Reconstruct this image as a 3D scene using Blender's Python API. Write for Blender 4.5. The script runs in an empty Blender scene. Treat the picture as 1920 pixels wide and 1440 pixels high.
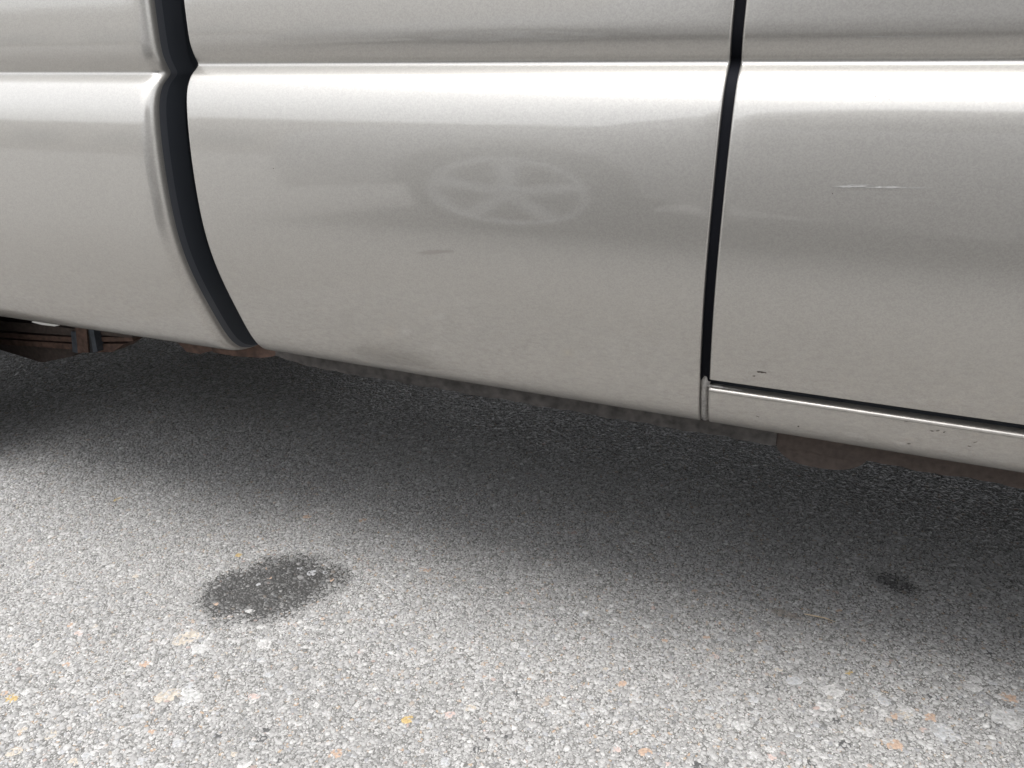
import bpy, bmesh, math, random
import numpy as np
from mathutils import Vector, Matrix
R = math.radians
rng = np.random.default_rng(7)
random.seed(7)
scene = bpy.context.scene
C = scene.collection

# ------------------------------------------------------------------ camera, sky, sun, exposure
F, PITCH, YAW = 1450.0, R(22), R(21)
CAM = Vector((0, -.84, .80))
cam_d = bpy.data.cameras.new('camera')
cam = bpy.data.objects.new('camera', cam_d); C.objects.link(cam)
cam.location = CAM
cam.rotation_euler = (R(90) - PITCH, 0, YAW)
cam_d.sensor_fit = 'HORIZONTAL'; cam_d.sensor_width = 36; cam_d.lens = 36 * F / 1920
cam_d.clip_start = .02; cam_d.clip_end = 2000
scene.camera = cam

SUN_EL, SUN_AZ = R(77), R(180)          # azimuth of the sun: angle from +Y towards +X
w = bpy.data.worlds.new('World'); scene.world = w; w.use_nodes = True
nt = w.node_tree; bg = nt.nodes['Background']
sky = nt.nodes.new('ShaderNodeTexSky'); sky.sky_type = 'NISHITA'; sky.sun_disc = False
sky.sun_elevation = SUN_EL; sky.sun_rotation = SUN_AZ
sky.air_density = 1.0; sky.dust_density = 4.0; sky.ozone_density = 1.0
hs = nt.nodes.new('ShaderNodeHueSaturation'); hs.inputs['Saturation'].default_value = .13
nt.links.new(sky.outputs[0], hs.inputs['Color']); nt.links.new(hs.outputs[0], bg.inputs[0])
bg.inputs[1].default_value = .15

sl = bpy.data.lights.new('sun', 'SUN'); sl.energy = 1.3; sl.angle = R(32); sl.color = (1, .98, .955)
so = bpy.data.objects.new('sun', sl); C.objects.link(so)
sd = Vector((math.sin(SUN_AZ) * math.cos(SUN_EL), math.cos(SUN_AZ) * math.cos(SUN_EL), math.sin(SUN_EL)))
so.rotation_euler = sd.to_track_quat('Z', 'Y').to_euler(); so.location = (0, 0, 20)
vs = scene.view_settings
vs.view_transform = 'Standard'; vs.look = 'None'; vs.gamma = 1; vs.use_curve_mapping = False
vs.exposure = 1.43

# ------------------------------------------------------------------ helpers
_fw = Vector((-math.sin(YAW) * math.cos(PITCH), math.cos(YAW) * math.cos(PITCH), -math.sin(PITCH)))
_rt = Vector((math.cos(YAW), math.sin(YAW), 0)); _up = _rt.cross(_fw)
def at(px, py, Y=None, Z=None):          # where the sight line of a photo pixel meets a plane y=Y or z=Z
    d = _fw * F + _rt * (px - 960) - _up * (py - 720)
    t = (Y - CAM.y) / d.y if Y is not None else (Z - CAM.z) / d.z
    return CAM + d * t

def tag(o, label=None, cat=None, group=None, kind=None):
    for k, v in (('label', label), ('category', cat), ('group', group), ('kind', kind)):
        if v: o[k] = v
    return o
def link(name, me, mat, parent=None, smooth=False):
    o = bpy.data.objects.new(name, me); C.objects.link(o)
    if mat is not None and not me.materials: me.materials.append(mat)
    if parent: o.parent = parent
    if smooth: me.shade_smooth()
    return o
def mesh(name, v, f):
    me = bpy.data.meshes.new(name); me.from_pydata([tuple(p) for p in v], [], f); me.update(); return me
def from_bm(name, bm, mat, parent=None, smooth=False):
    me = bpy.data.meshes.new(name); bm.normal_update(); bm.to_mesh(me); bm.free()
    return link(name, me, mat, parent, smooth)
def box(bm, a, b, bevel=0, seg=2):
    c = [(x + y) / 2 for x, y in zip(a, b)]; s = [abs(y - x) for x, y in zip(a, b)]
    r = bmesh.ops.create_cube(bm, size=1, matrix=Matrix.Translation(c) @ Matrix.Diagonal((*s, 1)))
    if bevel:
        es = list({e for v in r['verts'] for e in v.link_edges})
        bmesh.ops.bevel(bm, geom=es, offset=bevel, segments=seg, affect='EDGES', profile=.5)
def prism(bm, poly, d, axis='Y', base=0.0):       # polygon of (x,z) pushed along Y (or (y,z) along X) from base to base+d
    mk = (lambda p, t: (p[0], t, p[1])) if axis == 'Y' else (lambda p, t: (t, p[0], p[1]))
    a = [bm.verts.new(mk(p, base)) for p in poly]; b = [bm.verts.new(mk(p, base + d)) for p in poly]
    bm.faces.new(a); bm.faces.new(b[::-1])
    n = len(poly)
    for i in range(n): bm.faces.new((a[i], b[i], b[(i + 1) % n], a[(i + 1) % n]))
    bmesh.ops.recalc_face_normals(bm, faces=bm.faces)
def tube(bm, pts, r, n=8):
    rings = []
    pts = [Vector(p) for p in pts]
    for i, p in enumerate(pts):
        t = (pts[min(i + 1, len(pts) - 1)] - pts[max(i - 1, 0)]).normalized()
        u = t.orthogonal().normalized() if i == 0 else (u0 - t * u0.dot(t)).normalized()
        u0 = u; v = t.cross(u)
        rr = r[i] if isinstance(r, (list, tuple)) else r
        rings.append([bm.verts.new(p + (u * math.cos(k * 2 * math.pi / n) + v * math.sin(k * 2 * math.pi / n)) * rr) for k in range(n)])
    for a, b in zip(rings, rings[1:]):
        for k in range(n): bm.faces.new((a[k], a[(k + 1) % n], b[(k + 1) % n], b[k]))
    bm.faces.new(rings[0][::-1]); bm.faces.new(rings[-1])

# ------------------------------------------------------------------ materials
def new_mat(name):
    m = bpy.data.materials.new(name); m.use_nodes = True
    return m, m.node_tree, m.node_tree.nodes['Principled BSDF']
def N(nt, t, **kw):
    n = nt.nodes.new('ShaderNode' + t)
    for k, v in kw.items():
        if k in n.inputs: n.inputs[k].default_value = v
        else: setattr(n, k, v)
    return n
def ramp(nt, src, stops):
    r = N(nt, 'ValToRGB'); e = r.color_ramp.elements
    while len(e) < len(stops): e.new(.5)
    for k, (p, c) in zip(e, stops):
        k.position = p; k.color = (*c, 1) if len(c) == 3 else c
    nt.links.new(src, r.inputs[0]); return r.outputs[0]
def flat(name, col, rough=.6, metal=0, noise=0, scale=60, bump=0, coat=0, spec=.5):
    m, nt, b = new_mat(name)
    b.inputs['Roughness'].default_value = rough; b.inputs['Metallic'].default_value = metal
    b.inputs['Coat Weight'].default_value = coat; b.inputs['Specular IOR Level'].default_value = spec
    tc = N(nt, 'TexCoord'); n = N(nt, 'TexNoise', Scale=scale, Detail=6.0); nt.links.new(tc.outputs['Object'], n.inputs['Vector'])
    lo = tuple(c * (1 - noise) for c in col); hi = tuple(min(1, c * (1 + noise)) for c in col)
    nt.links.new(ramp(nt, n.outputs[0], [(.3, lo), (.7, hi)]), b.inputs['Base Color'])
    if bump:
        bp = N(nt, 'Bump', Strength=bump, Distance=.002); nt.links.new(n.outputs[0], bp.inputs['Height']); nt.links.new(bp.outputs[0], b.inputs['Normal'])
    return m

def paint_mat(name, col, metal=.85, rough=.36):
    m, nt, b = new_mat(name)
    tc = N(nt, 'TexCoord')
    fl = N(nt, 'TexVoronoi', Scale=750.0); nt.links.new(tc.outputs['Object'], fl.inputs['Vector'])
    sep = N(nt, 'SeparateColor'); nt.links.new(fl.outputs['Color'], sep.inputs[0])
    flk = ramp(nt, sep.outputs[0], [(0, tuple(c * .92 for c in col)), (1, tuple(c * 1.08 for c in col))])
    # thin road dust, a little heavier low on the panels
    mpv = N(nt, 'Mapping'); mpv.inputs['Scale'].default_value = (1, 1, .35); nt.links.new(tc.outputs['Object'], mpv.inputs['Vector'])
    ns = N(nt, 'TexNoise', Scale=38.0, Detail=9.0, Roughness=.75); nt.links.new(mpv.outputs[0], ns.inputs['Vector'])
    sx = N(nt, 'SeparateXYZ'); nt.links.new(tc.outputs['Object'], sx.inputs[0])
    mr = N(nt, 'MapRange'); mr.inputs[1].default_value = .62; mr.inputs[2].default_value = .38; mr.inputs[3].default_value = .03; mr.inputs[4].default_value = .50
    nt.links.new(sx.outputs['Z'], mr.inputs[0])
    mu = N(nt, 'Math', operation='MULTIPLY'); nt.links.new(ns.outputs[0], mu.inputs[0]); nt.links.new(mr.outputs[0], mu.inputs[1])
    # specks of dried splash, doubling as painted reflections of the ground stones
    sp = N(nt, 'TexVoronoi', Scale=150.0); nt.links.new(tc.outputs['Object'], sp.inputs['Vector'])
    spm = ramp(nt, sp.outputs['Distance'], [(.0, (1, 1, 1)), (.17, (1, 1, 1)), (.30, (0, 0, 0))])
    ns2 = N(nt, 'TexNoise', Scale=30.0, Detail=3.0); nt.links.new(tc.outputs['Object'], ns2.inputs['Vector'])
    gate = ramp(nt, ns2.outputs[0], [(.46, (0, 0, 0)), (.66, (.95, .95, .95))])
    mm = N(nt, 'Math', operation='MULTIPLY'); nt.links.new(spm, mm.inputs[0]); nt.links.new(gate, mm.inputs[1])
    m3 = N(nt, 'Math', operation='MULTIPLY'); nt.links.new(mm.outputs[0], m3.inputs[0]); nt.links.new(mr.outputs[0], m3.inputs[1])
    ad = N(nt, 'Math', operation='ADD', use_clamp=True); nt.links.new(mu.outputs[0], ad.inputs[0]); nt.links.new(m3.outputs[0], ad.inputs[1])
    mx = N(nt, 'Mix', data_type='RGBA'); nt.links.new(ad.outputs[0], mx.inputs['Factor'])
    nt.links.new(flk, mx.inputs['A']); mx.inputs['B'].default_value = (.46, .42, .37, 1)
    mph = N(nt, 'Mapping'); mph.inputs['Scale'].default_value = (.55, 1, 1.3); nt.links.new(tc.outputs['Object'], mph.inputs['Vector'])  # speckled ground reflection painted into the low panels as mottled colour
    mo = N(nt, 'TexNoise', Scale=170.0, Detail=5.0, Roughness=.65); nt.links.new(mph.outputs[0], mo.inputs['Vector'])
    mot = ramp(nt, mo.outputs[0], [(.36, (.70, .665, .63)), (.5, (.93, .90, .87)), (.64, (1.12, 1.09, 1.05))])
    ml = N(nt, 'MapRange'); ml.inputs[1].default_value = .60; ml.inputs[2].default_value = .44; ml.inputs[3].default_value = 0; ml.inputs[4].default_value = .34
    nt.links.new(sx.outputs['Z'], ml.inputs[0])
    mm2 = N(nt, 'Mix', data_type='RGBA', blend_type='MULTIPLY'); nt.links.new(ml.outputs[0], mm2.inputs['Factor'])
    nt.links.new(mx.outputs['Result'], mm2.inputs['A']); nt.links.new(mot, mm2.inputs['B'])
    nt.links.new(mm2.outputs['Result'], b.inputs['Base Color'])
    mt = N(nt, 'MapRange'); mt.inputs[3].default_value = metal; mt.inputs[4].default_value = 0
    nt.links.new(ad.outputs[0], mt.inputs[0]); nt.links.new(mt.outputs[0], b.inputs['Metallic'])
    b.inputs['Roughness'].default_value = rough
    b.inputs['Coat Weight'].default_value = 1; b.inputs['Coat IOR'].default_value = 1.75
    cr = N(nt, 'MapRange'); cr.inputs[3].default_value = .02; cr.inputs[4].default_value = .07
    nt.links.new(ad.outputs[0], cr.inputs[0]); nt.links.new(cr.outputs[0], b.inputs['Coat Roughness'])
    # orange peel on the clear coat
    op = N(nt, 'TexNoise', Scale=260.0, Detail=2.0); nt.links.new(tc.outputs['Object'], op.inputs['Vector'])
    bp = N(nt, 'Bump', Strength=.10, Distance=.0004); nt.links.new(op.outputs[0], bp.inputs['Height'])
    nt.links.new(bp.outputs[0], b.inputs['Coat Normal'])
    fb = N(nt, 'Bump', Strength=.04, Distance=.0004); nt.links.new(sep.outputs[1], fb.inputs['Height'])
    nt.links.new(fb.outputs[0], b.inputs['Normal'])
    return m

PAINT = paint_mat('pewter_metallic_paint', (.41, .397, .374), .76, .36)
BLACK = flat('black_underbody', (.012, .013, .015), .6)
GAPDARK = flat('dark_blue_black_wall', (.032, .036, .044), .6, spec=.3)
SEAMDARK = flat('seam_rubber', (.006, .0065, .009), .8, spec=.08)
LIPSHADE = flat('shade_on_bed_lip', (.060, .064, .073), .38)  # shade of the bed gap painted onto the body-coloured lip
RUST = flat('rusty_steel', (.085, .050, .037), .85, noise=.5, scale=70, bump=.5)
DARKRUST = flat('dark_rusty_steel', (.062, .047, .040), .85, noise=.25, scale=120, bump=.5)
STEEL = flat('grey_bolt_steel', (.07, .08, .095), .55, .4, noise=.3)
UNDERCOAT = flat('black_undercoating', (.058, .053, .050), .7, noise=.55, scale=70, bump=.9)
RUBBER = flat('tyre_rubber', (.02, .02, .02), .8, noise=.2)
ALLOY = flat('alloy_rim', (.70, .71, .72), .35, .15)
SEALER = flat('painted_seam_sealer', (.30, .29, .275), .35, .3, noise=.3, scale=200, bump=.5, coat=.6)
WHITEM = flat('bright_slot_white', (.75, .75, .72), .5)
CHIP = flat('dark_chip', (.07, .055, .048), .7)
SCRATCH = flat('pale_scratch', (.36, .355, .346), .5, .35)
SMEAR = flat('reddish_smear', (.395, .372, .352), .36, .75)

def glass_mat():
    m, nt, b = new_mat('dark_window_glass')
    b.inputs['Base Color'].default_value = (.015, .018, .02, 1); b.inputs['Roughness'].default_value = .03
    b.inputs['Coat Weight'].default_value = .5
    return m
GLASS = glass_mat()

# ------------------------------------------------------------------ body section (tilt of the surface, integrated downwards)
def section(step=.0015):
    # (height, upward tilt of the surface normal in degrees)
    ctl = [(1.10, 7), (.95, 4.5), (.884, 2.0), (.850, 0.5), (.838, -5), (.828, -17), (.819, -27), (.8125, -30), (.8092, 10), (.8072, 46), (.803, 54),
           (.798, 53), (.794, 42), (.789, 33), (.782, 24), (.772, 15), (.760, 9.5), (.74, 5.6), (.71, 2.9), (.68, .6), (.65, -1.6), (.61, -6.0),
           (.57, -12.5), (.53, -19.5), (.49, -23), (.455, -24), (.43, -26.5), (.408, -34), (.390, -50), (.3785, -74), (.3750, -88)]
    zc = np.array([c[0] for c in ctl])[::-1]; tc = np.array([c[1] for c in ctl])[::-1]
    zz = np.linspace(zc[0], zc[-1], 9000); tt = np.interp(zz, zc, tc)
    k = np.exp(-.5 * (np.arange(-60, 61) / 16) ** 2); k /= k.sum()      # about 1.3 mm fillet everywhere
    tt = np.convolve(np.pad(tt, 60, 'edge'), k, 'valid')
    k2 = np.exp(-.5 * (np.arange(-220, 221) / 70) ** 2); k2 /= k2.sum()
    ts = np.convolve(np.pad(tt, 220, 'edge'), k2, 'valid')
    wgt = np.clip((.788 - zz) / .012, 0, 1) * np.clip((zz - .405) / .02, 0, 1)       # softer away from the crease and the hem
    tt = tt * (1 - wgt) + ts * wgt
    y, z = 0.0, zc[-1]; out = [(y, z, tt[-1])]
    while z > .3752 and len(out) < 3000:
        th = R(float(np.interp(z, zz, tt)))
        ds = step * (.5 if .785 < z < .845 or z < .42 else 2.0)
        y -= math.sin(th) * ds; z -= math.cos(th) * ds
        out.append((y, z, math.degrees(th)))
    ym = min(p[0] for p in out)
    return [(p[0] - ym, p[1]) for p in out]
SEC = section()
def warp(x, z):          # the sill line drops a little towards the front
    return -.0165 * (x + .355) * min(1, max(0, (.62 - z) / .17)) if x > -.80 else 0.0
WARPED = ('cab_rear_panel', 'front_door', 'rocker_panel', 'front_fender', 'seam_weatherstrip', 'sill_channel', 'pinch_weld', 'rusty_sill_flange', 'cab_mount_tab', 'seam_sealer', 'sealer_smear')
def sec_y(z, dy=0.0, dz=0.0, x=-.355):
    z = z - warp(x, z)
    zs = np.array([p[1] for p in SEC])[::-1]; ys = np.array([p[0] for p in SEC])[::-1]
    return float(np.interp(z - dz, zs, ys)) + dy

def edge_cols(x0, x1, r0, r1, ret0, ret1, mid):
    cols = []
    if ret0:
        cols += [(x0, r0 + ret0), (x0, r0 + ret0 * .5)]
    n0 = 8
    if r0: cols += [(x0 + r0 - r0 * math.sin(a), r0 - r0 * math.cos(a)) for a in np.linspace(math.pi / 2, 0, n0)]
    a_, b_ = x0 + r0, x1 - r1
    cols += [(x, 0) for x in np.linspace(a_, b_, mid + 2)[1:-1]]
    if r1: cols += [(x1 - r1 + r1 * math.sin(a), r1 - r1 * math.cos(a)) for a in np.linspace(0, math.pi / 2, n0)]
    if ret1:
        cols += [(x1, r1 + ret1 * .5), (x1, r1 + ret1)]
    return cols
def panel(name, x0, x1, pts, mat, parent, r0=.004, r1=.004, ret0=.02, ret1=.02, mid=30, flip=False, arch=None, top_ret=0, bot_ret=0):
    cols = edge_cols(x0, x1, r0, r1, ret0, ret1, mid)
    pts = list(pts)
    if top_ret:
        r = top_ret; y, z = pts[0]
        pts = [(y + .02, z + .0)] + [(y + r - r * math.sin(a), z - r + r * math.cos(a)) for a in np.linspace(0, math.pi / 2, 7)] + [p for p in pts if p[1] < z - r]
    if bot_ret:
        r = bot_ret; y, z = pts[-1]
        pts = [p for p in pts if p[1] > z + r] + [(y + r - r * math.cos(a), z + r - r * math.sin(a)) for a in np.linspace(0, math.pi / 2, 7)] + [(y + .02, z)]
    nr, nc = len(pts), len(cols)
    v = [(x, (2.0 - (y + d)) if flip else (y + d), z) for (y, z) in pts for (x, d) in cols]
    f = []
    for i in range(nr - 1):
        for j in range(nc - 1):
            q = (i * nc + j, (i + 1) * nc + j, (i + 1) * nc + j + 1, i * nc + j + 1)
            if arch:
                ax, az, ar = arch
                if all((v[k][0] - ax) ** 2 + (v[k][2] - az) ** 2 < ar * ar for k in q): continue
            f.append(q[::-1] if flip else q)
    if arch:
        ax, az, ar = arch; used = {k for q in f for k in q}
        for k in used:
            dx, dz = v[k][0] - ax, v[k][2] - az; d = math.hypot(dx, dz)
            if d < ar: v[k] = (ax + dx / d * ar, v[k][1], az + dz / d * ar)
    return link(name, mesh(name, v, f), mat, parent, True)

def thing(name, label, cat, loc=(0, 0, 0), group=None):
    o = bpy.data.objects.new(name, None); C.objects.link(o); o.location = loc
    o.empty_display_size = .2
    return tag(o, label, cat, group)

# ------------------------------------------------------------------ ground
def in_view(p, m=70):
    v = np.asarray(p) - np.array(CAM)
    fw, rt, up = (np.array(a) for a in (_fw, _rt, _up))
    d = v @ fw; px = 960 + F * (v @ rt) / d; py = 720 - F * (v @ up) / d
    return (d > .1) & (px > -m) & (px < 1920 + m) & (py < 1440 + m) & (py > 560), px, py

def asphalt_mat():
    m, nt, b = new_mat('worn_asphalt')
    g = N(nt, 'NewGeometry')
    v = N(nt, 'TexVoronoi', Scale=210.0); nt.links.new(g.outputs['Position'], v.inputs['Vector'])
    sep = N(nt, 'SeparateColor'); nt.links.new(v.outputs['Color'], sep.inputs[0])
    cell = ramp(nt, sep.outputs[0], [(0, (.10, .098, .094)), (.35, (.19, .187, .182)), (.75, (.28, .276, .27)), (.93, (.34, .335, .33)), (.965, (.28, .21, .155)), (1, (.28, .22, .16))])
    ed = N(nt, 'TexVoronoi', Scale=210.0, feature='DISTANCE_TO_EDGE'); nt.links.new(g.outputs['Position'], ed.inputs['Vector'])
    em = ramp(nt, ed.outputs['Distance'], [(.02, (1, 1, 1)), (.11, (0, 0, 0))])
    fn = N(nt, 'TexNoise', Scale=900.0, Detail=4.0); nt.links.new(g.outputs['Position'], fn.inputs['Vector'])
    bind = ramp(nt, fn.outputs[0], [(.3, (.035, .034, .033)), (.7, (.13, .128, .122))])
    mx = N(nt, 'Mix', data_type='RGBA'); nt.links.new(em, mx.inputs['Factor']); nt.links.new(cell, mx.inputs['A']); nt.links.new(bind, mx.inputs['B'])
    nt.links.new(mx.outputs['Result'], b.inputs['Base Color'])
    bp = N(nt, 'Bump', Strength=.6, Distance=.0012); nt.links.new(ed.outputs['Distance'], bp.inputs['Height']); nt.links.new(bp.outputs[0], b.inputs['Normal'])
    b.inputs['Roughness'].default_value = .85; b.inputs['Specular IOR Level'].default_value = .3
    return m
ASPHALT = asphalt_mat()
ground = link('ground', mesh('ground', [(-600, -600, 0), (600, -600, 0), (600, 600, 0), (-600, 600, 0)], [(0, 1, 2, 3)]), ASPHALT)
tag(ground, 'light grey worn asphalt with exposed stone chips', kind='structure')

def chip_mat():
    m, nt, b = new_mat('aggregate_chips')
    at_ = N(nt, 'Attribute', attribute_name='chip_col')
    g = N(nt, 'NewGeometry'); n = N(nt, 'TexNoise', Scale=700.0, Detail=3.0); nt.links.new(g.outputs['Position'], n.inputs['Vector'])
    k = ramp(nt, n.outputs[0], [(.3, (.78, .78, .78)), (.7, (1.12, 1.12, 1.12))])
    mx = N(nt, 'Mix', data_type='RGBA', blend_type='MULTIPLY'); mx.inputs['Factor'].default_value = 1
    nt.links.new(at_.outputs['Color'], mx.inputs['A']); nt.links.new(k, mx.inputs['B'])
    nt.links.new(mx.outputs['Result'], b.inputs['Base Color'])
    b.inputs['Roughness'].default_value = .52; b.inputs['Specular IOR Level'].default_value = .42
    return m
CHIPS = chip_mat()
def fbm(x, y, f, seed):
    r = np.random.default_rng(seed); out = np.zeros_like(x)
    for k in range(5):
        a = r.uniform(0, 2 * np.pi); ph = r.uniform(0, 6.28, 2); ff = f * (1.6 ** k)
        out += (np.sin((x * np.cos(a) + y * np.sin(a)) * ff + ph[0]) + np.sin((-x * np.sin(a) + y * np.cos(a)) * ff * 1.13 + ph[1])) / (1.5 ** k)
    return out / 4
def stain_mask(x, y, c, ax, ay, rot, seed):
    dx, dy = x - c.x, y - c.y
    u = dx * math.cos(rot) + dy * math.sin(rot); v = -dx * math.sin(rot) + dy * math.cos(rot)
    return 1 - np.sqrt((u / ax) ** 2 + (v / ay) ** 2) + .11 * fbm(x, y, 60, seed) + .06 * fbm(x, y, 260, seed + 1)
ST1 = (at(510, 1100, Z=0), .148, .104, R(40), 3)
ST2 = (at(1675, 1092, Z=0), .052, .042, R(-25), 9)
DIRT = (at(1475, 1152, Z=0), .030, .010, R(-12), 15)

PAL = np.array([[.44, .435, .425], [.38, .375, .365], [.32, .316, .308], [.50, .495, .485], [.25, .248, .243], [.58, .575, .56], [.30, .305, .32], [.12, .118, .115],
                [.40, .33, .27], [.39, .34, .28], [.40, .29, .25]])
PPR = np.array([.25, .22, .165, .14, .08, .05, .045, .025, .010, .009, .006]); PPR = PPR / PPR.sum(); PAL = (PAL * .72 + .38 * .28 * np.array([1.01, 1, .985])) * .65
def chips_mesh(name, cx, cy, rad, hgt, col, n=6):
    m = len(cx); ang = rng.uniform(0, 2 * np.pi, m)[:, None] + (np.arange(n) + rng.uniform(-.33, .33, (m, n))) * (2 * np.pi / n)
    rr = rad[:, None] * rng.uniform(.72, 1.25, (m, n))
    el = rng.uniform(.55, 1.0, m)[:, None]; ro = rng.uniform(0, np.pi, m)[:, None]
    ux, uy = rr * np.cos(ang), rr * np.sin(ang) * el
    X = ux * np.cos(ro) - uy * np.sin(ro); Y = ux * np.sin(ro) + uy * np.cos(ro)
    tx, ty = rng.normal(0, .07, (m, 1)), rng.normal(0, .07, (m, 1))
    s = rng.uniform(.60, .84, (m, n))
    V = np.empty((m, 2 * n, 3), np.float32)
    V[:, :n, 0] = cx[:, None] + X; V[:, :n, 1] = cy[:, None] + Y; V[:, :n, 2] = -.0004
    V[:, n:, 0] = cx[:, None] + X * s; V[:, n:, 1] = cy[:, None] + Y * s
    V[:, n:, 2] = hgt[:, None] * rng.uniform(.75, 1.15, (m, n)) + tx * X * s + ty * Y * s
    faces = []
    for k in range(n):
        faces.append((k, (k + 1) % n, n + (k + 1) % n)); faces.append((k, n + (k + 1) % n, n + k))
    for k in range(1, n - 1): faces.append((n, n + k, n + k + 1))
    fa = np.array(faces, np.int32); nf = len(fa)
    idx = (fa[None] + (np.arange(m, dtype=np.int32) * 2 * n)[:, None, None]).reshape(-1)
    me = bpy.data.meshes.new(name)
    me.vertices.add(m * 2 * n); me.vertices.foreach_set('co', V.reshape(-1))
    me.loops.add(len(idx)); me.loops.foreach_set('vertex_index', idx)
    me.polygons.add(m * nf); me.polygons.foreach_set('loop_start', np.arange(0, m * nf * 3, 3, dtype=np.int32))
    me.update(calc_edges=True)
    a = me.color_attributes.new('chip_col', 'FLOAT_COLOR', 'POINT')
    cc = np.ones((m, 2 * n, 4), np.float32); cc[:, :, :3] = col[:, None, :]
    cc[:, :n, :3] *= .42                        # grime in the joints round each chip
    a.data.foreach_set('color', cc.reshape(-1))
    me.materials.append(CHIPS)
    return me
def scatter():
    sp = .0038
    gx, gy = np.meshgrid(np.arange(-2.6, .75, sp), np.arange(-.52, 1.35, sp))
    x = gx.ravel() + rng.uniform(-.5, .5, gx.size) * sp; y = gy.ravel() + rng.uniform(-.5, .5, gx.size) * sp
    ok, px, py = in_view(np.stack([x, y, np.zeros_like(x)], 1))
    dist = np.hypot(x, y + .84)
    ok &= rng.random(x.size) < np.clip(1.7 / dist ** 1.4, .35, 1)
    x, y, dist = x[ok], y[ok], dist[ok]
    m = x.size
    rad = np.clip(rng.lognormal(math.log(.0022), .43, m), .0012, .0060) * np.clip(dist / 1.35, 1, 1.35)
    hgt = np.clip(rad * rng.uniform(.18, .42, m), .0003, .0014)
    col = PAL[rng.choice(len(PAL), m, p=PPR)] * rng.uniform(.85, 1.15, (m, 1)) * (1 + .10 * fbm(x, y, 9, 31))[:, None]
    return x, y, rad, hgt, col
x, y, rad, hgt, col = scatter()
m1 = stain_mask(x, y, *ST1); m2 = stain_mask(x, y, *ST2); m3 = stain_mask(x, y, *DIRT)
def soak(col, m, keep):
    f = np.clip(m * 2.2, 0, 1) * np.where(rng.random(m.size) > keep, 1, .62)
    return col * (1 - f[:, None] * rng.uniform(.6, .88, m.size)[:, None])
in1 = m1 > 0; in2 = (m2 > 0) & ~in1
col = np.where(in1[:, None], soak(col, m1, .11), col); col = np.where(in2[:, None], soak(col, m2 * .55, .12), col)
f3 = np.clip(m3 * 2, 0, .5)[:, None]; col = col * (1 - f3) + np.array([.12, .085, .055]) * f3
rest = ~(in1 | in2)
agg = link('aggregate', chips_mesh('aggregate', x[rest], y[rest], rad[rest], hgt[rest], col[rest]), None, ground)
tag(agg, kind='stuff')
OIL = flat('oily_binder', (.028, .027, .026), .6, noise=.5, scale=500)
def stain(sel, st, label, edge=.12):
    c, ax, ay, rot, seed = st
    o = link('oil_stain', chips_mesh('oil_stain', x[sel], y[sel], rad[sel], hgt[sel], col[sel]), None, ground)
    o['label'] = label
    me = o.data
    # oily film between the chips: fine sheet just over the binder
    bm = bmesh.new(); bm.from_mesh(me); me.materials.append(OIL)
    g = .003; lay = bm.verts.layers.float_color.get('chip_col'); vs_ = {}
    nx = int(ax * 1.6 / g)
    for i in range(-nx, nx):
        for j in range(-nx, nx):
            X, Y = c.x + i * g, c.y + j * g
            if stain_mask(np.array([X + g / 2]), np.array([Y + g / 2]), *st)[0] > edge + edge * 1.6 * random.random():
                q = []
                for (a, b) in ((i, j), (i + 1, j), (i + 1, j + 1), (i, j + 1)):
                    if (a, b) not in vs_: vs_[(a, b)] = bm.verts.new((c.x + a * g, c.y + b * g, .00025))
                    q.append(vs_[(a, b)])
                bm.faces.new(q).material_index = 1
    bm.to_mesh(me); bm.free()
stain(in1, ST1, 'dark oily patch on the bright asphalt, left of centre')
stain(in2, ST2, 'small dark oily patch in the shade under the truck', .22)

# the largest stones one by one
STONE_COL = {'white': (0.306, 0.306, 0.301), 'grey': (0.266, 0.270, 0.274), 'pale': (0.316, 0.312, 0.305), 'tan': (0.297, 0.266, 0.225), 'orange': (0.279, 0.203, 0.153), 'gold': (0.295, 0.218, 0.098), 'pink': (0.316, 0.253, 0.231), 'dark': (0.050, 0.050, 0.050)}
SM = {k: flat('stone_' + k, c, .75, noise=.32, scale=3.5, bump=.3) for k, c in STONE_COL.items()}
def stone_mesh(kind, i):
    n = 9; v = []
    base = [(math.cos(2 * math.pi * (k + random.uniform(-.3, .3)) / n), math.sin(2 * math.pi * (k + random.uniform(-.3, .3)) / n)) for k in range(n)]
    rr = [random.uniform(.72, 1.15) for _ in range(n)]; asp = random.uniform(.55, .85)
    for s, z in ((1.0, -.12), (.90, .16), (.62, .27)):
        for k in range(n): v.append((base[k][0] * rr[k] * s * random.uniform(.93, 1.05), base[k][1] * rr[k] * asp * s, z * random.uniform(.8, 1.15)))
    v.append((random.uniform(-.1, .1), random.uniform(-.1, .1), .29))
    f = [(a * n + k, a * n + (k + 1) % n, (a + 1) * n + (k + 1) % n, (a + 1) * n + k) for a in range(2) for k in range(n)] + [(2 * n + k, 2 * n + (k + 1) % n, 3 * n) for k in range(n)]
    me = mesh('stone', v, f); me.materials.append(SM[kind]); me.shade_smooth(); return me
SMESH = {k: [stone_mesh(k, i) for i in range(4)] for k in STONE_COL}
def stone(px, py, wpx, kind, rot=None):
    p = at(px, py, Z=0); d = (p - CAM).length
    r = wpx / F * d / 2
    o = link('stone', random.choice(SMESH[kind]), None, ground)
    o.location = (p.x, p.y, 0); o.rotation_euler = (0, 0, YAW + (random.uniform(-.5, .5) if rot is None else rot))
    h = min(r * .34, .0024)
    o.scale = (r, r * 1.15, h); return o
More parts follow.
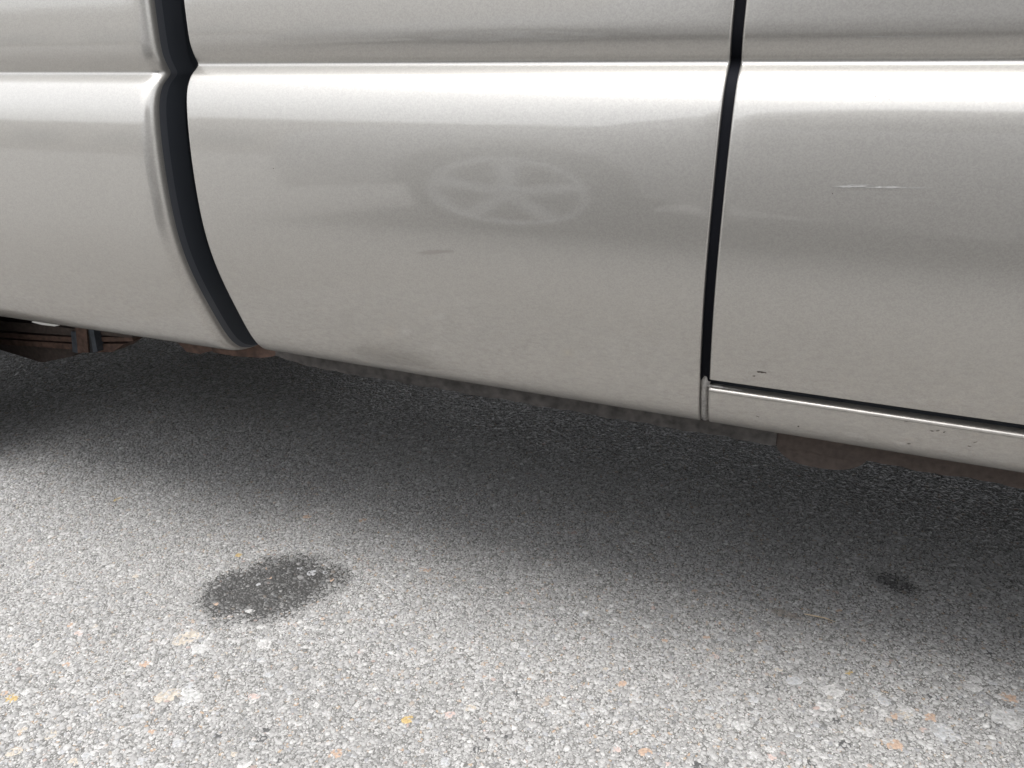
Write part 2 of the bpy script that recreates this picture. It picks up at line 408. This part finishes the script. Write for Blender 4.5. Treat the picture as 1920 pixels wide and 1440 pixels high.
for a in [(375, 1217, 32, 'white'), (345, 1198, 50, 'tan'), (495, 1208, 34, 'pale'), (489, 1175, 18, 'pale'), (356, 1305, 46, 'white'), (311, 1306, 46, 'tan'), (476, 1306, 22, 'pink'),
          (1490, 1277, 36, 'grey'), (1567, 1294, 54, 'pale'), (1549, 1324, 32, 'pale'), (1411, 1311, 28, 'grey'), (1885, 1346, 54, 'white'), (1768, 1372, 44, 'grey'), (1678, 1396, 30, 'orange'),
          (1681, 1343, 22, 'orange'), (1744, 1345, 22, 'orange'), (765, 1350, 24, 'gold'), (882, 1327, 22, 'tan'), (680, 975, 17, 'orange'), (575, 969, 17, 'orange'), (796, 1068, 24, 'orange'),
          (498, 1067, 13, 'orange'), (447, 1041, 14, 'gold'), (405, 1132, 13, 'orange'), (505, 1084, 11, 'orange'), (620, 1087, 14, 'orange'), (222, 936, 17, 'gold'), (1457, 1255, 18, 'tan'), (1592, 1262, 15, 'gold'),
          (1345, 1167, 14, 'orange'), (1421, 1187, 13, 'orange'), (1572, 1144, 13, 'orange'), (1534, 1012, 20, 'grey'), (1905, 1121, 22, 'pale'), (585, 1074, 22, 'grey'), (610, 1073, 13, 'grey'), (562, 1066, 13, 'grey'),
          (470, 1146, 20, 'pale'), (445, 1152, 10, 'pale'), (485, 1096, 11, 'grey'), (1440, 1288, 16, 'dark'), (970, 1300, 14, 'dark'), (742, 1079, 9, 'dark'), (1625, 1372, 34, 'pale'), (1700, 1330, 32, 'pale'),
          (1660, 1315, 30, 'grey'), (1640, 1300, 24, 'white'), (1890, 1308, 30, 'orange'), (1386, 1360, 32, 'white'), (1830, 1290, 30, 'pale'), (1440, 1215, 22, 'grey'), (1500, 1240, 20, 'pale'), (600, 955, 16, 'pale'),
          (125, 1245, 16, 'orange'), (270, 1245, 20, 'orange'), (20, 1310, 22, 'gold'), (40, 1360, 24, 'pale'), (655, 1165, 10, 'tan'), (605, 1160, 9, 'orange'), (806, 1220, 10, 'tan'), (420, 1226, 12, 'tan'),
          (676, 1222, 12, 'pink'), (25, 1410, 26, 'tan'), (95, 1378, 20, 'tan'), (300, 1440, 30, 'white'), (1345, 1123, 16, 'pale'), (1330, 1085, 15, 'grey'), (1303, 1108, 12, 'orange'), (60, 1055, 16, 'tan'), (255, 1080, 13, 'tan')]:
    stone(*a)
ks = ['pale', 'grey', 'pale', 'pale', 'grey', 'pale', 'grey', 'grey', 'pale', 'grey', 'pale', 'grey', 'white', 'tan', 'orange', 'pink', 'dark']
taken = 0
while taken < 170:
    px, py = random.uniform(0, 1920), random.uniform(1120, 1440)
    stone(px, py, random.uniform(9.5, 14) * (1 + (py - 1120) / 640) * random.choice((.9, 1, 1, 1.35)), random.choice(ks)); taken += 1

# ------------------------------------------------------------------ the truck
truck = thing('pickup_truck', 'pewter silver pickup truck with rust under its sill, filling the picture', 'pickup truck', (-.4, 1.0, 0))
SQ = 1.22 / 1.5          # the truck is 1.72 m wide
def part(o):
    if o.type == 'MESH':
        if o.location.y > .5: o.location.y = .5 + (o.location.y - .5) * SQ
        elif o.location.length == 0:
            for v in o.data.vertices:
                if v.co.y > .5: v.co.y = .5 + (v.co.y - .5) * SQ
    if o.name.split('.')[0] in WARPED:
        for v in o.data.vertices: v.co.z += warp(v.co.x, v.co.z)
    o.parent = truck; o.matrix_parent_inverse = Matrix.Translation((.4, -1.0, 0)); return o
def P(name, x0, x1, pts, **kw): return part(panel(name, x0, x1, pts, kw.pop('mat', PAINT), None, **kw))

CABX0, SEAM0, SEAM1, BEDX1 = -.7805, -.0990, -.0880, -.8340
SILL = .4505
dzB, dyB = -.0105, -.0110
cab_pts = SEC
bed_pts = [(y + dyB, z + dzB + .0125 * min(1, max(0, (.60 - z) / .18))) for y, z in SEC]
door_pts = [p for p in SEC if p[1] > .4590]
rock_pts = [p for p in SEC if p[1] < SILL]
REARX, ARCH_R, ARCH_F = -3.02, (-1.96, .36, .47), (1.72, .36, .49)
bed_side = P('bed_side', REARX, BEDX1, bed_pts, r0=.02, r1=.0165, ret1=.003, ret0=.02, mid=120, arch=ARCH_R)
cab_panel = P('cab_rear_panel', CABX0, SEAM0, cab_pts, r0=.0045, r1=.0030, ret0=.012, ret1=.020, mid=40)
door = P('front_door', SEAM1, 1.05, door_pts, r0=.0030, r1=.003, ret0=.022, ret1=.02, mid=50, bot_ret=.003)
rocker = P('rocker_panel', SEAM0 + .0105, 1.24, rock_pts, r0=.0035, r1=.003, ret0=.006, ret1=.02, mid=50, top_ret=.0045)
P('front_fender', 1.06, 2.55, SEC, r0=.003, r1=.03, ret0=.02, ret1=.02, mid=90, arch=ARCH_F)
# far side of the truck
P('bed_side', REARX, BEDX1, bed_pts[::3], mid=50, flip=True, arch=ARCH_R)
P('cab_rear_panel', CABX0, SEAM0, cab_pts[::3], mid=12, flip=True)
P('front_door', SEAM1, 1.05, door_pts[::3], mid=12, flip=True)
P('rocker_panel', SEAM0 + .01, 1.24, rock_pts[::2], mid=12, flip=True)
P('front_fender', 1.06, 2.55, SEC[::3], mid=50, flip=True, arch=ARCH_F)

def solid(name, mat, *boxes, bevel=0):
    bm = bmesh.new()
    for a, b in boxes: box(bm, a, b, bevel)
    return part(from_bm(name, bm, mat))
TOPY = SEC[0][0]
# seams: dark channel behind the door gap, behind the sill gap and the bed gap
bm = bmesh.new()                                                     # channel that follows the section behind the door gap
pp = [(y + .009, z) for y, z in SEC if z > .455]
v0 = [bm.verts.new((SEAM0 - .001, y, z)) for y, z in pp]; v1 = [bm.verts.new((SEAM1 + .001, y, z)) for y, z in pp]
for i in range(len(pp) - 1): bm.faces.new((v0[i], v0[i + 1], v1[i + 1], v1[i]))
part(from_bm('seam_weatherstrip', bm, SEAMDARK, None, True))
sill_y = sec_y(SILL)
solid('sill_channel', GAPDARK, ((SEAM0 + .004, sill_y + .016, .446), (1.05, sill_y + .022, .482)))
# bed front wall with its rolled lip, and the dark back of the cab
def follow(name, mat, x0, x1, sec, off0, off1, zlo=.40, zhi=1.10, smooth=True):
    bm = bmesh.new(); q = [(y, z) for y, z in sec if zlo < z < zhi]
    a = [bm.verts.new((x0, y + off0, z)) for y, z in q]; b = [bm.verts.new((x1, y + off1, z)) for y, z in q]
    for i in range(len(q) - 1): bm.faces.new((a[i], a[i + 1], b[i + 1], b[i]))
    return part(from_bm(name, bm, mat, None, smooth))
follow('bed_front_lip', LIPSHADE, BEDX1 - .0002, BEDX1 - .0010, bed_pts, .0188, .0330, .37)
follow('bed_front_flange', GAPDARK, BEDX1 - .0010, BEDX1 - .0030, bed_pts, .0330, .07, .37)  # deeper gap shade, also put into the colour
solid('bed_front_wall', GAPDARK, ((-.862, .062, .44), (-.846, 1.938, 1.09)))
solid('cab_back_wall', GAPDARK, ((-.772, .050, .47), (-.755, 1.95, 1.12)))
follow('cab_back_flange', GAPDARK, CABX0 + .0005, CABX0 + .004, SEC, .014, .06, .41)
solid('gap_light_blocker', BLACK, ((-.875, .16, .50), (-.745, 1.84, .53)))  # unseen plate added to stop sun leaking down through the bed gap
solid('bed_floor', BLACK, ((-2.98, .09, .70), (-.852, 1.91, .72)))
solid('cab_floor', BLACK, ((-.75, .13, .47), (1.24, 1.87, .50)))
solid('tailgate', PAINT, ((-3.03, .06, .55), (-3.0, 1.94, 1.08)), bevel=.01)
solid('rear_bumper', ALLOY, ((-3.16, .05, .42), (-3.04, 1.95, .60)), bevel=.03)
solid('front_bumper', ALLOY, ((2.57, .05, .40), (2.72, 1.95, .62)), bevel=.03)
solid('grille', BLACK, ((2.552, .42, .65), (2.60, 1.58, .98)), bevel=.01)
for yy in (.09, 1.60): solid('headlight', GLASS, ((2.552, yy, .72), (2.59, yy + .31, .95)), bevel=.02)
bm = bmesh.new(); prism(bm, [(1.06, 1.103), (2.40, 1.08), (2.55, 1.02), (2.55, 1.0), (1.06, 1.06)], 1.84, 'Y', .08); part(from_bm('hood', bm, PAINT))
# greenhouse
def cab_top():
    bm = bmesh.new()
    lo = [(-.77, .055), (1.00, .055), (1.00, 1.945), (-.77, 1.945)]; hi = [(-.62, .27), (.42, .27), (.42, 1.73), (-.62, 1.73)]
    a = [bm.verts.new((*p, 1.103)) for p in lo]; b = [bm.verts.new((*p, 1.68)) for p in hi]
    for i in range(4): bm.faces.new((a[i], a[(i + 1) % 4], b[(i + 1) % 4], b[i]))
    c = [bm.verts.new((p[0] * .9, 1 + (p[1] - 1) * .86, 1.73)) for p in hi]
    for i in range(4): bm.faces.new((b[i], b[(i + 1) % 4], c[(i + 1) % 4], c[i]))
    bm.faces.new(c); bm.faces.new(a[::-1])
    part(from_bm('cab_roof', bm, PAINT))
    def pane(pts, name='window'):
        q = [Vector(p) for p in pts]; n = (q[1] - q[0]).cross(q[2] - q[0]).normalized()
        bm = bmesh.new(); bm.faces.new([bm.verts.new(p + n * .004) for p in q])
        bm.faces.new([bm.verts.new(p - n * .004) for p in q][::-1]); part(from_bm(name, bm, GLASS))
    L = lambda x, t, s: (x, (.055 + .215 * t) if s == 0 else (1.945 - .215 * t), 1.103 + .577 * t)
    for s in (0, 1):
        pane([L(-.66, .06, s), L(-.14, .06, s), L(-.14, .90, s), L(-.57, .90, s)]); pane([L(-.06, .06, s), L(.90, .06, s), L(.42, .90, s), L(-.06, .90, s)])
    Wd = lambda y, t: (1.00 - .58 * t, 1 + (y - 1) * (1 - .22 * t), 1.103 + .577 * t)
    pane([Wd(.13, .07), Wd(1.87, .07), Wd(1.87, .93), Wd(.13, .93)], 'windshield')
    Bk = lambda y, t: (-.77 + .15 * t, 1 + (y - 1) * (1 - .22 * t), 1.103 + .577 * t)
    pane([Bk(1.8, .1), Bk(.2, .1), Bk(.2, .9), Bk(1.8, .9)], 'rear_window')
cab_top()
# wheels
def lathe(bm, prof, n=40, axis_y=True):
    rings = [[bm.verts.new((r * math.cos(k * 2 * math.pi / n), yy, r * math.sin(k * 2 * math.pi / n))) for k in range(n)] for r, yy in prof]
    for a, b in zip(rings, rings[1:]):
        for k in range(n): bm.faces.new((a[k], a[(k + 1) % n], b[(k + 1) % n], b[k]))
    return rings
def wheel(root_part, x, y, out, r=.37, rim_r=.22):
    # out = -1 when the outer face looks to -Y
    bm = bmesh.new()
    prof = [(rim_r, -.10), (r - .05, -.115), (r - .015, -.10), (r, -.075), (r, .075), (r - .015, .10), (r - .05, .115), (rim_r, .10), (rim_r, -.10)]
    lathe(bm, prof, 48); bmesh.ops.recalc_face_normals(bm, faces=bm.faces)
    t = from_bm('wheel', bm, RUBBER, None, True); t.location = (x, y, r); root_part(t)
    bm = bmesh.new()
    lathe(bm, [(rim_r + .008, out * .118), (rim_r + .004, out * .127), (rim_r - .022, out * .122), (rim_r - .030, out * .07), (rim_r - .032, -out * .08)], 48)
    rim = from_bm('rim', bm, ALLOY, t, True)
    bm = bmesh.new()
    for k in range(5):
        a = k * 2 * math.pi / 5 + math.pi / 2
        u = Vector((math.cos(a), 0, math.sin(a))); v = Vector((-math.sin(a), 0, math.cos(a)))
        q = []
        for d, hw, yy in ((.02, .035, .098), (rim_r - .026, .042, .108)):
            for sgn in (-1, 1):
                for th in (0, .03): q.append(bm.verts.new(u * d + v * hw * sgn + Vector((0, out * (yy - th), 0))))
        for fc in ((0, 2, 6, 4), (1, 5, 7, 3), (0, 4, 5, 1), (2, 3, 7, 6)): bm.faces.new([q[i] for i in fc])
    lathe(bm, [(.001, out * .118), (.045, out * .116), (.058, out * .105), (.06, out * .06)], 24)
    bmesh.ops.recalc_face_normals(bm, faces=bm.faces)
    from_bm('spokes', bm, ALLOY, t)
    bm = bmesh.new(); lathe(bm, [(.001, out * .02), (rim_r - .03, out * .02)], 32); from_bm('brake_disc', bm, DARKRUST, t)
for xx in (ARCH_R[0], ARCH_F[0]):
    wheel(part, xx, .16, -1); wheel(part, xx, 1.84, 1)
for s, a in ((.56, 0), (1.33, 1)): solid('frame_rail', DARKRUST, ((-3.0, s, .52 if 0 else .50), (2.5, s + .08, .64)), bevel=.01)
bm = bmesh.new(); tube(bm, [(ARCH_R[0], .2, .37), (ARCH_R[0], 1.8, .37)], .045, 12); tube(bm, [(ARCH_R[0] - .14, 1, .37), (ARCH_R[0] - .1, 1, .37), (ARCH_R[0] + .1, 1, .37), (ARCH_R[0] + .16, 1, .37)], [.06, .14, .14, .06], 14)
part(from_bm('rear_axle', bm, DARKRUST, None, True))
bm = bmesh.new(); tube(bm, [(ARCH_F[0], .2, .37), (ARCH_F[0], 1.8, .37)], .05, 12); part(from_bm('front_axle', bm, DARKRUST, None, True))
bm = bmesh.new(); tube(bm, [(ARCH_R[0] + .2, 1, .40), (.6, 1, .46)], .045, 12); part(from_bm('drive_shaft', bm, DARKRUST, None, True))
solid('fuel_tank', BLACK, ((-.6, .78, .44), (.3, 1.25, .60)), bevel=.03)

# pinch weld under the cab, with its tab
hem_y, hem_z = SEC[-1]
def ribbon_flange(name, mat, xs, zlo_f, y0, th=.004, ztop=hem_z + .012, parent=None):
    bm = bmesh.new(); n = len(xs)
    A = [[bm.verts.new((x, y0 + t, z)) for t, z in ((0, ztop), (0, zlo_f(x)), (th, zlo_f(x)), (th, ztop))] for x in xs]
    for a, b in zip(A, A[1:]):
        for k in range(4): bm.faces.new((a[k], b[k], b[(k + 1) % 4], a[(k + 1) % 4]))
    bm.faces.new(A[0]); bm.faces.new(A[-1][::-1]); bmesh.ops.recalc_face_normals(bm, faces=bm.faces)
    return part(from_bm(name, bm, mat))
fy = hem_y + .010
def zl(px, py): return at(px, py, Y=fy)
fl0 = at(508, 668, Y=fy); fl1 = at(1455, 830, Y=fy); tb0 = at(1455, 830, Y=fy); tb1 = at(1628, 864, Y=fy); tbm = at(1540, 883, Y=fy)
jit = lambda x: .0009 * math.sin(x * 61) + .0007 * math.sin(x * 173 + 1)
flange_z = float(np.mean([at(760, 722, Y=fy).z + .0165 * (-.52 + .355), at(960, 756, Y=fy).z, at(1310, 805, Y=fy).z + .0165 * .255]))
ribbon_flange('pinch_weld', UNDERCOAT, np.linspace(fl0.x + .01, tb0.x, 120), lambda x: flange_z + jit(x) + .010 * max(0, 1 - (x - fl0.x) / .10), fy)
ribbon_flange('rusty_sill_flange', DARKRUST, np.linspace(tb0.x + .0005, 1.2, 120), lambda x: flange_z - .002 + jit(x) * 1.3, fy + .002)
def tab_z(x):
    t = (x - tb0.x) / (tb1.x - tb0.x); t = min(1, max(0, t))
    return flange_z - (flange_z - tbm.z + warp(x, .39)) * max(0, 1 - abs(2 * t - 1) ** 2.6) ** .62 - .0005
ribbon_flange('cab_mount_tab', DARKRUST, np.linspace(tb0.x, tb1.x, 50), tab_z, fy + .0085, th=.02)
# rust below the bed gap, brackets under the bed edge
def plate(name, mat, poly_px, Y, th, jag=.0006):
    bm = bmesh.new(); q = []
    for i, (px, py) in enumerate(poly_px):
        p = at(px, py, Y=Y); q.append((p.x, p.z))
    prism(bm, q, th, 'Y', Y); return part(from_bm(name, bm, mat))
by = bed_pts[-1][0]
plate('cab_corner_rust', RUST, [(470, 615), (486, 640), (500, 652), (520, 660), (514, 668), (490, 671), (440, 668), (400, 661), (395, 650), (440, 640)], hem_y + .016, .05)
plate('bed_mount_bracket', RUST, [(330, 640), (400, 652), (402, 658), (388, 660), (376, 664), (362, 662), (350, 660), (343, 652)], by + .06, .03)
# rolled lower hem of the bed: grey underside
bm = bmesh.new(); q = [(by, bed_pts[-1][1] - .0006), (by + .012, bed_pts[-1][1] - .004), (by + .030, bed_pts[-1][1] - .002), (by + .06, bed_pts[-1][1] + .012)]
aa = [[bm.verts.new((x_, y_, z_)) for y_, z_ in q] for x_ in (ARCH_R[0] + .5, BEDX1 - .012)]
for k in range(3): bm.faces.new((aa[0][k], aa[0][k + 1], aa[1][k + 1], aa[1][k]))
part(from_bm('bed_hem', bm, UNDERCOAT))

# leaf spring pack seen under the bed
LY = .34
spring = bpy.data.objects.new('leaf_spring', None); C.objects.link(spring); part(spring)
def sub(o, p=spring): o.parent = p; return o
def bar(name, mat, pts, wid=.06, y0=LY, parent=spring):       # a bar whose side outline is given in photo pixels
    bm = bmesh.new(); q = [(lambda p: (p.x, p.z))(at(a, b, Y=y0)) for a, b in pts]
    prism(bm, q, wid, 'Y', y0); return sub(from_bm(name, bm, mat))
bar('leaf', DARKRUST, [(-60, 598), (60, 607), (134, 616), (200, 620), (232, 627), (248, 630), (248, 634), (200, 629), (134, 629), (60, 624), (-60, 614)])
bar('leaf', RUST, [(-60, 619), (60, 628), (134, 632.5), (200, 632), (247, 633), (250, 640), (200, 640.5), (134, 641.5), (60, 637), (-60, 628)])
bar('leaf', RUST, [(-60, 632), (60, 640), (134, 645), (184, 645), (232, 645), (211, 660), (182, 661), (134, 655), (60, 649.5), (-60, 642)])
bar('clamp', RUST, [(141, 610), (161, 610), (166, 661), (146, 662)], .07, LY - .012)
bar('u_bolt', STEEL, [(133, 622), (142, 622), (146, 662), (136, 660)], .05, LY - .006)
bar('u_bolt', STEEL, [(167, 618), (175, 618), (183, 660), (175, 661)], .02, LY - .016)
bar('spacer', BLACK, [(160, 614), (168, 614), (176, 662), (166, 662)], .03, LY - .008)
bar('spring_plate', DARKRUST, [(-80, 640), (60, 648), (137, 655), (138, 668), (79, 680), (0, 656), (-80, 634)], .12, LY + .02)
bar('axle_pad', BLACK, [(-120, 560), (130, 590), (134, 612), (60, 606), (-120, 594)], .05, LY + .04)
bar('bright_slot_plate', WHITEM, [(59, 604), (66, 599), (92, 602), (116, 609), (102, 612), (78, 609)], .003, .20)  # pale plate added to imitate a bright opening above the spring

# sealer bead at the joint between the cab panel and the sill
def bead():
    xj = SEAM0 + .0052
    zs = [z for y, z in SEC if .382 < z < .468]
    bm = bmesh.new(); rows = []
    for z in zs:
        y = sec_y(z); wob = .0006 * math.sin(z * 700) + .0004 * math.sin(z * 1900)
        h = .0022 if z < SILL else .0022 + (z - SILL) * .55
        rows.append([bm.verts.new((xj + dx, y + dy + h, z)) for dx, dy in ((-.0060, .006), (-.0042, .0035), (-.0014 + wob, .0002), (.0010 + wob, .0003), (.0036, .0038), (.0062, .006))])
    for a, b in zip(rows, rows[1:]):
        for k in range(5): bm.faces.new((a[k], b[k], b[k + 1], a[k + 1]))
    part(from_bm('seam_sealer', bm, SEALER, None, True))
    # smeared sealer on the ledge at the sill end
    bm = bmesh.new()
    pts = [at(px, py, Y=sec_y(.447) + .006) for px, py in ((1322, 716), (1345, 719), (1365, 722.5), (1390, 727), (1412, 731))]
    tube(bm, pts, [.0012, .0030, .0022, .0030, .0006], 8); part(from_bm('sealer_smear', bm, SEALER, None, True))
bead()

# marks on the paint: thin slivers lying on the surface
def on_body(px, py, dy=0, dz=0):
    Y = .02
    for _ in range(25):
        p = at(px, py, Y=Y); Y = sec_y(p.z, dy, dz, p.x)
    return at(px, py, Y=Y)
def sliver(name, mat, px0, py0, px1, py1, wpx, host, label=None, n=14, off=.0004, bow=0):
    bm = bmesh.new(); up_, lo_ = [], []
    for i in range(n + 1):
        t = i / n; a = px0 + (px1 - px0) * t; b = py0 + (py1 - py0) * t + bow * math.sin(math.pi * t)
        w_ = wpx * (math.sin(math.pi * min(1, max(0, t))) ** .5) * random.uniform(.25, 1.3) * .5 + .1
        for lst, s in ((up_, -1), (lo_, 1)):
            p = on_body(a, b + s * w_ + random.uniform(-.3, .3)); p.y -= off; lst.append(bm.verts.new(p))
    for i in range(n): bm.faces.new((up_[i], lo_[i], lo_[i + 1], up_[i + 1]))
    o = from_bm(name, bm, mat); o.parent = host; o.matrix_parent_inverse = host.matrix_parent_inverse.copy()
    o.matrix_parent_inverse = Matrix.Identity(4)
    if label: o['label'] = label
    return o
for a in ((1563, 350, 1625, 349, 4.5, 18), (1618, 351, 1700, 351, 3.2, 20), (1690, 352, 1752, 352.5, 1.8, 14), (1588, 346, 1640, 347, 1.2, 12)):
    sliver('scratch', SCRATCH, *a[:5], door, 'pale scuff low on the door', n=a[5])
sliver('scratch', SCRATCH, 1605, 69, 1770, 67, 1.2, door, 'thin pale scratch above the crease', n=20)
sliver('chip', CHIP, 1419, 697, 1438, 699, 2.6, door); sliver('chip', CHIP, 1411, 705, 1416, 705, 1.4, door)
for a in ((1495, 799, 1499, 800, 3), (1743, 807, 1752, 809, 1.5), (1755, 808, 1762, 807, 1.5), (1768, 811, 1773, 809, 1.4), (1700, 832, 1708, 832, 1.3), (1814, 836, 1822, 837, 1.6), (1825, 830, 1833, 828, 1.4),
          (1695, 791, 1702, 790, 1.2), (1418, 780, 1424, 782, 1.2), (1790, 799, 1797, 800, 1.2)):
    sliver('chip', CHIP, *a, rocker, n=4)
sliver('smear', SMEAR, 782, 474, 850, 471, 5, cab_panel, 'faint reddish smear')
for a in ((72, 307, 74, 307, 2.5), (512, 316, 514, 316, 2.0), (1640, 180, 1643, 181, 2.0), (1666, 187, 1668, 187, 2), (1858, 160, 1860, 161, 2), (1560, 363, 1562, 363, 2), (1172, 140, 1174, 140, 1.6)):
    h = bed_side if a[0] < 300 else cab_panel if a[0] < 1310 else door
    if h is bed_side: continue
    sliver('chip', CHIP, *a, h, n=3)

# ------------------------------------------------------------------ twig on the asphalt
bm = bmesh.new(); a0, a1 = at(1508, 1151, Z=.004), at(1566, 1166, Z=.003)
tube(bm, [a0, a0.lerp(a1, .3) + Vector((0, 0, .0012)), a0.lerp(a1, .65) + Vector((.001, .001, .0016)), a1], [.0006, .0010, .0009, .0004], 6)
tw = from_bm('dry_twig', bm, flat('straw', (.34, .27, .18), .8, noise=.3)); tag(tw, 'thin straw coloured twig lying beside a brown dirt smudge on the asphalt', 'twig')

# ------------------------------------------------------------------ across the aisle: what the paint mirrors
def suv():
    t = thing('parked_car', 'grey parked car standing behind the camera, mirrored in the silver paint', 'car', (.6, -2.3, 0))
    inv = Matrix.Translation((-.6, 2.3, 0))
    def cp(o): o.parent = t; o.matrix_parent_inverse = inv; return o
    CP = paint_mat('grey_car_paint', (.40, .40, .41), .4, .35)
    y0, y1 = -1.72, -3.55
    wx = (-1.00, 1.75); wr = .41
    side = [(-1.94, .35), (-1.97, .62), (-1.90, .86), (-1.62, .98), (-.76, 1.04), (2.70, 1.06), (2.80, .8), (2.78, .35)]
    def arch(cx): return [(cx + .47 * math.cos(a), wr + .47 * math.sin(a)) for a in np.linspace(0.05, math.pi - .05, 14)]
    low = [(2.2, .30)] + arch(wx[1]) + [(.5, .26)] + arch(wx[0])
    poly = side + low
    bm = bmesh.new(); prism(bm, poly, y1 - y0, 'Y', y0); bmesh.ops.triangulate(bm, faces=[f for f in bm.faces if len(f.verts) > 4]); cp(from_bm('body', bm, CP))
    bm = bmesh.new(); ins = .16
    lo = [(-.72, 1.047), (2.66, 1.065)]; hi = [(.10, 1.66), (2.35, 1.66)]
    A = [bm.verts.new(p) for p in ((lo[0][0], y0 - .02, lo[0][1]), (lo[1][0], y0 - .02, lo[1][1]), (lo[1][0], y1 + .02, lo[1][1]), (lo[0][0], y1 + .02, lo[0][1]))]
    B = [bm.verts.new(p) for p in ((hi[0][0], y0 - ins, hi[0][1]), (hi[1][0], y0 - ins, hi[1][1]), (hi[1][0], y1 + ins, hi[1][1]), (hi[0][0], y1 + ins, hi[0][1]))]
    for i in range(4): bm.faces.new((A[i], A[(i + 1) % 4], B[(i + 1) % 4], B[i]))
    bm.faces.new(B); cp(from_bm('cabin', bm, CP))
    def pn(x0, x1, X0, X1):
        bm = bmesh.new(); f = lambda x, s: (x, y0 - .02 - (ins - .02) * s + .004, 1.06 + .60 * s)
        bm.faces.new([bm.verts.new(f(*q)) for q in ((x0, .06), (x1, .06), (X1, .9), (X0, .9))]); cp(from_bm('window', bm, GLASS))
    pn(-.45, .62, .18, .62); pn(.70, 1.62, .70, 1.62); pn(1.70, 2.55, 1.70, 2.3)
    for xx in wx:
        wheel(cp, xx, y0 - .10, 1, wr, .295); wheel(cp, xx, y1 + .1, -1, wr, .235)
    bm = bmesh.new(); box(bm, (.70, y0 - .001, .93), (.86, y0 + .03, .96), .008); cp(from_bm('handle', bm, CP))
suv()
def building():
    BR = flat('beige_brick', (.34, .30, .26), .9, noise=.2, scale=30)
    b = thing('low_building', 'low beige building with dark windows across the car park', 'building', (-14, -30, 0))
    inv = Matrix.Translation((14, 30, 0))
    def cp(o): o.parent = b; o.matrix_parent_inverse = inv; return o
    bm = bmesh.new(); box(bm, (-45, -36, 0), (20, -28, 5.2)); cp(from_bm('wall', bm, BR))
    bm = bmesh.new(); box(bm, (-45.4, -36.4, 5.2), (20.4, -27.6, 5.7)); cp(from_bm('parapet', bm, flat('pale_parapet', (.6, .58, .55), .8)))
    for k in range(11):
        x0 = -43 + k * 5.6
        bm = bmesh.new(); box(bm, (x0, -28, 1.2), (x0 + 3.2, -27.93, 3.4)); cp(from_bm('window', bm, GLASS))
building()
